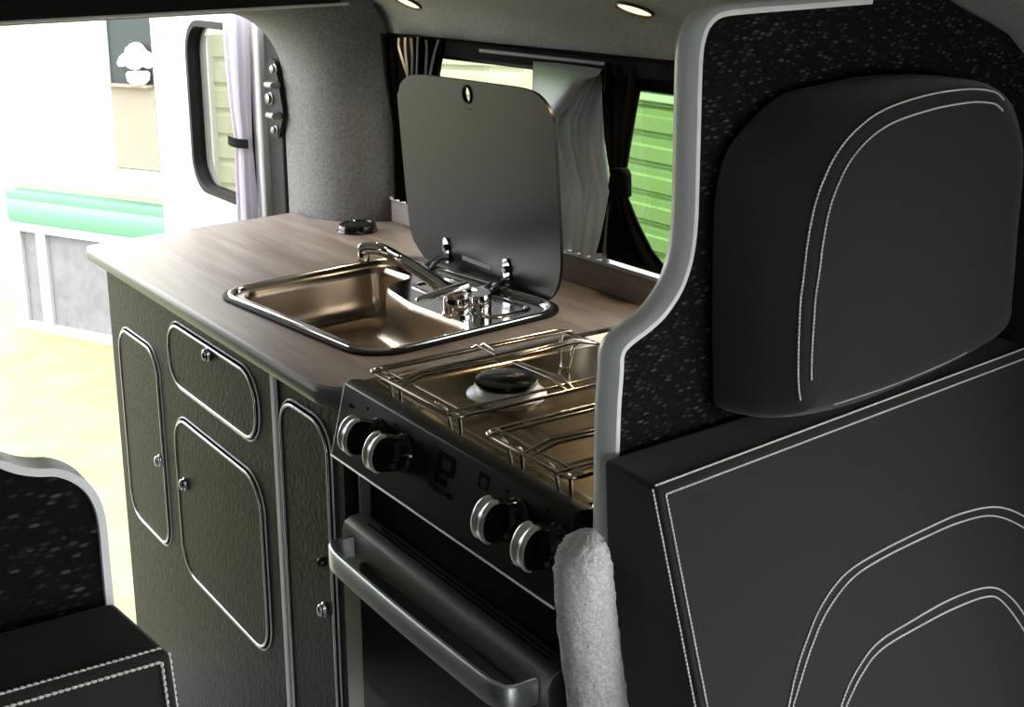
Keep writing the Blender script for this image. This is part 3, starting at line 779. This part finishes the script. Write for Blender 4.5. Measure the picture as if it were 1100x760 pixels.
# left seam: one row on the side face, one on the front face
stitches(ss, [FL2+Dn*.001+Vector((-OFF, ef, 0)), FL2+Dn*(Hs-.02)+Vector((-OFF, ef, 0))], (-1, 0, 0))
stitches(ss, [FL2+E_*.0075+Dn*.0065+N_*OFF, FL2+E_*.0075+Dn*(Hs-.02)+N_*OFF], N_)
arcs = [[(846, 760), (854.5, 722), (865, 690), (881, 652), (907, 617), (945, 592.5), (993.5, 568.5), (1031.5, 552), (1069, 545), (1099, 555), (1130, 580)],
        [(850.5, 760), (862, 722), (871, 695), (887, 658), (913, 623), (945, 601), (993.5, 577), (1031.5, 561), (1066.5, 554.5), (1100, 568), (1130, 595)],
        [(902, 760), (915.5, 727.5), (940, 692.5), (977.5, 668), (1020.5, 644), (1058.5, 631.5), (1080, 638), (1100, 662), (1115, 700)],
        [(907.5, 760), (923.5, 727), (945, 698.5), (987, 673), (1026, 653), (1058.5, 641.5), (1075, 646), (1098, 676), (1110, 705)]]
for a_ in arcs:
    pts = smooth_path([on_plane(u, v, FL2, N_)+N_*OFF for u, v in a_], 6)
    tail = [pts[0]+Dn*.12, pts[0]+Dn*.06]
    stitches(ss, tail+pts, N_)
MB().box((.65, .42, .0), (1.14, .78, .36)).build('base', 'board', seat, bevel=.01)
MB().box((.65, .20, .37), (1.14, .585, .47)).build('seat_cushion', 'fabric', seat, bevel=.02, seg=3)
# headrest
bk = [(823, 444), (772, 438), (766, 400), (765.5, 300), (768, 218), (779, 167), (801, 136), (823, 114), (845, 99.5), (886, 90), (934, 81.5), (997, 83.7), (1044, 90), (1076, 108), (1090, 150), (1093, 186), (1088, 249), (1083, 313), (1076, 350), (1000, 392), (930, 420), (880, 440)]
ft = [(874, 440), (864, 438), (858.5, 408), (860.4, 332), (864, 300), (870.5, 249), (881.5, 205), (905, 158), (943, 123), (993.6, 104), (1038, 97), (1063, 98.5), (1074, 103.5), (1086, 120), (1094.6, 148), (1096, 186), (1090, 249), (1085, 313), (1076, 352), (1037.8, 378), (981, 404), (933, 422)]
HB, HF = .786, .727
def arc_resample(pts, n):
    pts = pts+[pts[0]]; L = [0]
    for a_, c_ in zip(pts, pts[1:]): L.append(L[-1]+(c_-a_).length)
    out = []; j = 0
    for k in range(n):
        s_ = L[-1]*k/n
        while L[j+1] < s_: j += 1
        out.append(pts[j].lerp(pts[j+1], (s_-L[j])/max(1e-9, L[j+1]-L[j])))
    return out
def key_ring(px, y, sub=5):
    return smooth_path([at(u, v, y=y) for u, v in px], sub, True)
rb, rf = key_ring(bk, HB), key_ring(ft, HF)
def toward(ring, c, k): return [p+(c-p)*k for p in ring]
cb = sum(rb, Vector())/len(rb); cf = sum(rf, Vector())/len(rf)
mids = []
for t in (.12, .35, .6, .82):
    mids.append([a_.lerp(c_, t) + (a_-cb).normalized()*.006*math.sin(math.pi*t) for a_, c_ in zip(rb, rf)])
front = [toward(rf, cf, .03), toward(rf, cf, .12), toward(rf, cf, .35), toward(rf, cf, .7)]
for r_, dy in zip(front, (-.003, -.0055, -.008, -.010)):
    for p in r_: p.y += dy
front.append([cf+Vector((0, -.010, 0)) + (p-cf)*.02 for p in rf])
backr = [[p+Vector((0, .004, 0)) for p in toward(rb, cb, .05)], rb]
hr_ = MB().loft(backr+mids+[rf]+front, True, True).build('headrest', 'fabric', seat, angle=80)
STITCH_PARENT[0] = hr_; hs = None
i0_, i1_ = 1*5+2, 12*5+3   # keypoints round the left and top edge
row1 = [p + Vector((0, .0005, 0)) + (p-cf).normalized()*.0008 for p in rf[i0_:i1_]]
r2 = [p+(cf-p).normalized()*.0105 for p in rf]
row2 = []
for p, c_ in zip(r2[i0_+2:i1_], rf[i0_+2:i1_]):
    fr_ = .0105/max(.02, (c_-cf).length)
    row2.append(p+Vector((0, -.003-.0025*min(1, (fr_-.03)/.09) - .0006, 0)))
stitches(hs, row1, (-.5, -.8, .2)); stitches(hs, row2, (0, -1, 0))
row3 = [p+Vector((0, -.0008, -.0005)) for p in rf[19*5:21*5+4]]
stitches(hs, row3, (0, -1, 0), r=.0004)

# ================================================================== FLUFFY FELT POST
fp = []
for (u0, v0, u1, v1) in ((626, 571, 638, 571), (613, 580, 643, 582), (604, 592, 648, 596), (600.5, 610, 652, 612), (602, 650, 655, 650), (608, 700, 660, 700), (617, 760, 668, 760)):
    a_ = at(u0, v0, y=.752); c_ = at(u1, v1, y=.752); fp.append(((a_+c_)/2, (c_-a_).length/2))
rg = []
pts = fp + [(Vector((.609, .752, .60)), .025), (Vector((.611, .752, .30)), .025), (Vector((.611, .752, .0)), .025)]
for c_, r in pts:
    rg.append([c_ + Vector((r*math.cos(2*math.pi*k/48), .020*min(1, r/.018)*math.sin(2*math.pi*k/48), 0)) for k in range(48)])
b = MB(); rr2 = []
for a_, c_ in zip(rg, rg[1:]):
    n_ = 6
    for k in range(n_): rr2.append([p.lerp(q_, k/n_)+Vector((random.gauss(0, .0006), random.gauss(0, .0006), random.gauss(0, .0005))) for p, q_ in zip(a_, c_)])
rr2.append(rg[-1])
tag(b.loft(rr2).build('felt_post', 'fluffy', None, angle=80), 'fluffy pale grey felt-covered post beside the seat and cooker', 'post')

# ================================================================== LEFT SEAT AND ITS PANEL
LY = .675
lpx = [(116, 645), (112.5, 610), (109, 570), (104, 545), (94, 527), (79, 515), (60, 508.5), (40, 508.5), (20, 506), (0, 499.5)]
le = smooth_path([at(u, v, y=LY) for u, v in lpx], 4)
t_ = le[-1]-le[-5]
le = [Vector((le[0].x, LY, 0)), Vector((le[0].x, LY, .6))] + le + [le[-1]+Vector((-.06, 0, .006)), le[-1]+Vector((-.2, 0, .004)), le[-1]+Vector((-.52, 0, 0))]
pan2 = thing('seat_panel', (-.1, LY, 0), 'low black flecked panel with silver edge at the left above the stitched cushion', 'panel')
MB().prism(le + [Vector((le[-1].x, LY, 0))], (0, .02, 0)).build('board', 'fleck', pan2)
edge_strip(le, LY, 'edge_trim', pan2, thick=.018, bulge=.0035, lip=.0015)
ls = thing('bench_seat', (-.1, .6, 0), 'charcoal fabric seat back with white double stitching, at bottom left', 'seat')
A0 = Vector((.111, .6, .992)); A1 = Vector((.1995, .6, .990)); A2 = Vector((.205, .578, .90))
Eb = Vector((1, 0, -.015)).normalized(); Db = Vector((.03, -.2, -1)).normalized(); Nb = Vector((0, -1, .2)).normalized()
q = []
for h in (.5, 0):
    for (xx, yb) in ((A1.x-.55, 0), (A1.x, 0), (A1.x-.008, 1), (A1.x-.55, 1)):
        p = Vector((xx, .6, .990-(xx-A1.x)*.012)) + Vector((0, -.2, -1))*h
        if yb: p.y = LY-.006
        q.append(p)
MB().hexa(q).build('backrest', 'fabric', ls, bevel=.0035, seg=3)
STITCH_PARENT[0] = ls; top = Vector((0, 0, 1))
T = lambda xx: .990-(xx-A1.x)*.012
xr = A1.x
stitches(ss, [(xr-.53, .6055, T(xr-.53)+OFF), (xr-.0008, .6055, T(xr)+OFF-.0008)], top)
fo = lambda xx, h: Vector((xx, .6-.2*h-.0005, T(xx)-h))
stitches(ss, [fo(xr-.53, .0036), fo(xr-.0060, .0036)], Nb)
stitches(ss, [fo(xr-.0060, .0036), fo(xr-.0060, .48)], Nb)
stitches(ss, [Vector((xr-.0008, .6025-.2*h, T(xr)-h)) for h in (.0015, .48)], (1, 0, 0))
MB().box((-.34, .30, .0), (.185, .60, .40)).build('base', 'board', ls, bevel=.01)

# ================================================================== SIDE WINDOW CURTAINS
rail = thing('curtain_rail', (1.15, 1.4, 1.17), 'black curtain rail with silver slide along the top of the side window', 'rail')
MB().box((1.140, .84, 1.160), (1.164, 1.98, 1.184)).build('track', 'black_matt', rail, bevel=.003)
ra, rb_ = at(514, 50.5, x=1.137), at(650, 65, x=1.137)
MB().box((1.137, rb_.y, 1.172), (1.141, ra.y, 1.179)).build('slide', 'slide_grey', rail, bevel=.0015)
lc = thing('side_curtain', (1.14, 1.92, .90), 'black gathered curtain with pale piped folds at the rear end of the side window', 'curtain')
lv = [(1.187, 1.822, 2.02, 1.135, 1), (1.12, 1.845, 2.01, 1.135, 1), (1.03, 1.88, 1.99, 1.136, .8), (.90, 1.85, 1.99, 1.136, 1)]
drape_mesh(lv, 6, .008).build('cloth', 'black_cloth', lc, angle=80)
for (tops) in ([(428, 41), (428.5, 52), (434, 70), (438, 82)], [(435, 41), (435.5, 56), (438, 82)], [(441.5, 41), (443, 60), (443, 82)], [(449, 40), (448.5, 60), (448, 82)], [(457.5, 43), (458.5, 52), (457, 82)], [(471, 43), (466, 60), (461.5, 82)]):
    pts = smooth_path([at(u, v, x=1.124) for u, v in tops], 4)
    pts += [pts[-1]+Vector((0, 0, -.05)), pts[-1]+Vector((0, 0, -.12))]
    MB().tube(pts, .0022, 6).build('piping', 'piping_grey', lc)
rc_ = thing('side_curtain', (1.14, 1.47, .90), 'black curtain, grey where backlit, tied back in the middle of the side window', 'curtain')
def px_drape(levels, x, folds, amp, m, name, label=None):
    lv = []
    for (v, ul, ur, a_) in levels:
        p, q_ = at(ul, v, x=x), at(ur, v, x=x); zz = (p.z+q_.z)/2
        lv.append((zz, p.y, q_.y, x, a_))
    o = drape_mesh(lv, folds, amp).build(name, m, rc_, angle=80)
    if label: tag(o, label)
    return o
px_drape([(80, 630, 652, .3), (90, 620, 652, .5), (102, 611, 651, .7), (117, 600, 650, .9), (130, 590, 650, 1), (150, 590, 650, 1), (190, 600, 655, .6), (205, 600, 660, .5), (235, 594, 658, .8), (272, 590, 655, 1)], 1.149, 6, .009, 'backlit_sheer', 'backlit_part', 'backlit side of the curtain, coloured grey')  # same curtain where light comes through, drawn as its own grey cloth
px_drape([(70, 646, 692, 1), (110, 647, 683, 1), (150, 649, 676, .9), (190, 655, 670, .6), (205, 655, 671, .5), (235, 650, 684, .8), (262, 645, 700, 1), (284, 640, 722, 1)], 1.143, 3.5, .006, 'black_cloth', 'cloth', 'black cloth')
tie = [at(u, v, x=1.132) for u, v in ((662, 180), (676, 180), (680, 186), (680, 212), (664, 213), (659, 200))]
MB().prism(tie, (-.012, 0, 0)).build('tie_back', 'black_matt', rc_, bevel=.004)
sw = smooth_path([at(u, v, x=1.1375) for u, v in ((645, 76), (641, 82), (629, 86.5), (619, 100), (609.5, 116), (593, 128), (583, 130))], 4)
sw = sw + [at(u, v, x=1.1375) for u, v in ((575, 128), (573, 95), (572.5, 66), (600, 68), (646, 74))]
tag(MB().prism(sw, (.0012, 0, 0)).build('lit_curtain_patch', 'lit_sheer', rc_), 'brightly backlit upper curtain, made as a pale sheet')  # bright backlight on the curtain, built as a separate pale sheet
# black valance above the forward part of the window
MB().box((1.153, .86, 1.143), (1.162, at(646, 80, x=1.15).y, 1.1595)).build('valance', 'black_cloth', rail, bevel=.003)

# ================================================================== CEILING SPOTLIGHTS
for i, (u, v, lab) in enumerate(((438, 1.5, 'warm ceiling spotlight above the rear pillar, left of the two'), (682, 9.0, 'warm ceiling spotlight above the side window, right of the two'))):
    d = ray(u, v); x = .9
    for k in range(4000):
        p = CAM + d*(x/d.x)
        if p.z >= ceil_z(x)-.0005: break
        x += .0001
    h_ = .01; n_ = Vector((-(ceil_z(p.x-h_)-ceil_z(p.x+h_))/(2*h_), 0, -1)).normalized()
    t = thing('ceiling_spotlight', p, lab, 'spotlight', 'ceiling spotlights')
    MB().lathe([(.0265, -.004), (.0265, .002), (.0245, .004), (.0225, .003), (.0225, -.004)], p, n_, 36, caps=False).build('rim', 'rim_steel', t)
    MB().lathe([(.0225, -.002), (.022, .0015), (.0005, .002)], p, n_, 32).build('lens', 'led', t)
    L = bpy.data.lights.new('spot_lamp', 'SPOT'); L.energy = 3; L.color = (1, .72, .42); L.spot_size = math.radians(110); L.spot_blend = .8; L.shadow_soft_size = .02
    lo = bpy.data.objects.new('spot_lamp', L); COL.objects.link(lo); lo.parent = t
    lo.location = n_*.008; lo.rotation_euler = n_.to_track_quat('-Z', 'Y').to_euler()

# ================================================================== OUTSIDE
GZ = -.55
struct(MB().box((-14, -6, GZ-.05), (16, 26, GZ)).build('lawn', 'lawn'))
P0 = Vector((1.539, 6.66, 0)); DV = Vector((.446616, -.894726, 0)); NV = Vector((.894726, .446616, 0))   # along the wall, into the caravan
def cv(s, z, d=0): return P0 + DV*s + NV*d + Vector((0, 0, z))
def cbox(s0, s1, z0, z1, d0, d1):
    return MB().hexa([cv(s0, z0, d0), cv(s1, z0, d0), cv(s1, z0, d1), cv(s0, z0, d1), cv(s0, z1, d0), cv(s1, z1, d0), cv(s1, z1, d1), cv(s0, z1, d1)])
car = thing('static_caravan', cv(2, GZ, 1), 'cream static caravan with green stripe and grey skirting beyond the rear doorway', 'caravan')
CE = 2.95
def siding_mesh(s0, s1, z0, z1, d, pitch=.11):
    b = MB(); z = z0
    while z < z1-.001:
        zt = min(z+pitch, z1)
        pr = [(z, d-.006), (z+.010, d-.016), (zt-.03, d-.012), (zt-.012, d-.002), (zt, d-.006)]
        b.loft([[cv(s0, zz, dd) for zz, dd in pr]+[cv(s0, zt, d+.02), cv(s0, z, d+.02)], [cv(s1, zz, dd) for zz, dd in pr]+[cv(s1, zt, d+.02), cv(s1, z, d+.02)]])
        z = zt
    return b
cbox(.05, CE, 0, 2.3, .02, 2.6).build('body', 'cream_clad', car)
siding_mesh(.05, CE, .20, 2.3, .005).build('siding', 'cream_clad', car, flat=True)
st = [(.03, -.02), (.05, -.034), (.13, -.036), (.15, -.028), (.165, -.034), (.195, -.030), (.20, .02), (.03, .02)]
MB().loft([[cv(.045, z-.02, d) for z, d in st], [cv(CE, z-.02, d) for z, d in st]]).build('stripe', 'mint', car)
cbox(.04, CE, -.03, .012, -.03, .04).build('skirt_rail', 'skirt_frame', car)
for s0, s1 in ((.06, .20), (.27, 1.4), (1.47, 2.88)):
    cbox(s0, s1, GZ, -.03, .015, .035).build('skirt_panel', 'skirt', car)
for s in (.02, .20, 1.40, 2.88):
    cbox(s, s+.07, GZ, -.03, -.005, .03).build('skirt_post', 'skirt_frame', car)
cbox(.0, CE, GZ, GZ+.04, -.01, .03).build('skirt_sill', 'skirt_frame', car)
def cwin(s0, s1, z0, z1, pane, fw=.05):
    f = MB().holed([cv(s0-fw, z0-fw, -.036), cv(s1+fw, z0-fw, -.035), cv(s1+fw, z1+fw, -.035), cv(s0-fw, z1+fw, -.035)], [[cv(s0, z0, -.035), cv(s1, z0, -.035), cv(s1, z1, -.035), cv(s0, z1, -.035)]], NV*.05).build('window_frame', 'white_plastic', car)
    cbox(s0, s1, z0, z1, -.024, .0).build('pane', pane, f)
    cbox(s0-fw-.02, s1+fw+.02, z0-fw-.03, z0-fw, -.06, .0).build('sill', 'white_plastic', f)
    return f
w = cwin(.81, 1.12, .34, 1.25, 'dark_pane')
cbox(.84, 1.11, .345, .72, -.034, -.026).build('blind', 'blind', w)
cbox(.815, .84, .345, 1.25, -.034, -.026).build('inner_frame', 'skirt_frame', w)
cwin(1.22, 1.40, .30, 1.25, 'dark_pane', .04)
# orchid on the blind's top ledge
orch = thing('potted_orchid', cv(.98, .72, -.025), 'white flowers on the ledge in the caravan window', 'flower')
fl = cv(1.03, .82, -.06)
cbox(.83, 1.11, .724, .735, -.075, -.037).build('ledge', 'blind', orch)
MB().lathe([(.03, 0), (.05, .02), (.055, .05), (.045, .06), (.001, .06)], cv(1.045, .735, -.06), (0, 0, 1), 20).build('pot', 'petal', orch)
for k, (ds, dz, sx, sz, tl) in enumerate(((-.06, .045, .055, .028, .5), (.02, .085, .06, .04, -.2), (.07, .05, .05, .04, -.6), (.0, .03, .06, .03, .1), (-.02, .075, .04, .035, .8))):
    b = MB().lathe([(.001, -1), (.5, -.8), (.85, -.4), (1, 0), (.85, .4), (.5, .8), (.001, 1)], (0, 0, 0), (1, 0, 0), 16)
    b.v = [tuple(fl + DV*(ds+(vx*math.cos(tl)*sx-vz*math.sin(tl)*sz)) + Vector((0, 0, dz-.02+vx*math.sin(tl)*sx+vz*math.cos(tl)*sz)) + NV*vy*.02) for vx, vy, vz in b.v]
    b.build('petal', 'petal', orch, angle=80)

# green clad building beside the side window
GX = 2.4; GK = GX/3.0; GYE = 3.22
def gz(z): return 1.35-(1.35-z)*GK
gb = thing('green_building', (3.4, 2.2, GZ), 'bright green clad building close beyond the side window', 'building')
MB().box((GX+.02, .2, GZ), (4.2, GYE, 1.16)).build('body', 'green_clad', gb)
b = MB(); zs = []; z = gz(.775)-.0828
while z > GZ: zs.append(z); z -= .0828
for z in zs:
    pr = [(z, GX), (z+.010, GX-.020), (z+.048, GX-.026), (z+.053, GX-.018), (z+.070, GX-.021), (z+.075, GX+.003), (z+.0828, GX+.003)]
    b.loft([[Vector((x, yy, zz)) for zz, x in pr]+[Vector((GX+.03, yy, z+.0828)), Vector((GX+.03, yy, z))] for yy in (.2, GYE)])
b.build('cladding', 'green_clad', gb, flat=True)
MB().box((GX-.036, .2, gz(.785)), (GX+.02, GYE, gz(.815))).build('ledge', 'green_clad_pale', gb, bevel=.006)
MB().box((GX-.044, .2, gz(.823)), (GX+.02, GYE, gz(.87))).build('fascia', 'green_clad_pale', gb, bevel=.006)
MB().box((GX-.01, .2, gz(.87)), (GX+.02, GYE, 1.16)).build('upper_wall', 'green_clad_pale', gb)

# ================================================================== LIGHT
wd = bpy.data.worlds.new('World'); bpy.context.scene.world = wd; wd.use_nodes = True
nt = wd.node_tree; bg = nt.nodes['Background']
sk = nt.nodes.new('ShaderNodeTexSky'); sk.sky_type = 'HOSEK_WILKIE'; sk.turbidity = 9; sk.ground_albedo = .5
sk.sun_direction = Vector((-.4, .6, .7)).normalized()
mx = nt.nodes.new('ShaderNodeMixRGB'); mx.inputs[0].default_value = .93; mx.inputs[2].default_value = (1, 1, 1, 1)
nt.links.new(sk.outputs[0], mx.inputs[1]); nt.links.new(mx.outputs[0], bg.inputs[0]); bg.inputs[1].default_value = 8.4

cam = bpy.data.cameras.new('Camera'); co = bpy.data.objects.new('Camera', cam); COL.objects.link(co)
cam.sensor_fit = 'HORIZONTAL'; cam.sensor_width = 36; cam.lens = F/W*36; cam.clip_start = .02; cam.clip_end = 100
cam.shift_x = (W/2-PX)/W; cam.shift_y = (PY-H/2)/W
mw = Matrix((RT, UP, -_fw)).transposed().to_4x4(); mw.translation = CAM
co.matrix_world = mw
sc = bpy.context.scene; sc.camera = co
sc.view_settings.view_transform = 'Standard'; sc.view_settings.look = 'None'; sc.view_settings.gamma = 1; sc.view_settings.exposure = 0
sc.view_settings.use_curve_mapping = False
sc.cycles.max_bounces = 10; sc.cycles.diffuse_bounces = 5; sc.cycles.glossy_bounces = 5; sc.cycles.transparent_max_bounces = 12
sc.cycles.use_denoising = True
sc.cycles.sample_clamp_indirect = 6
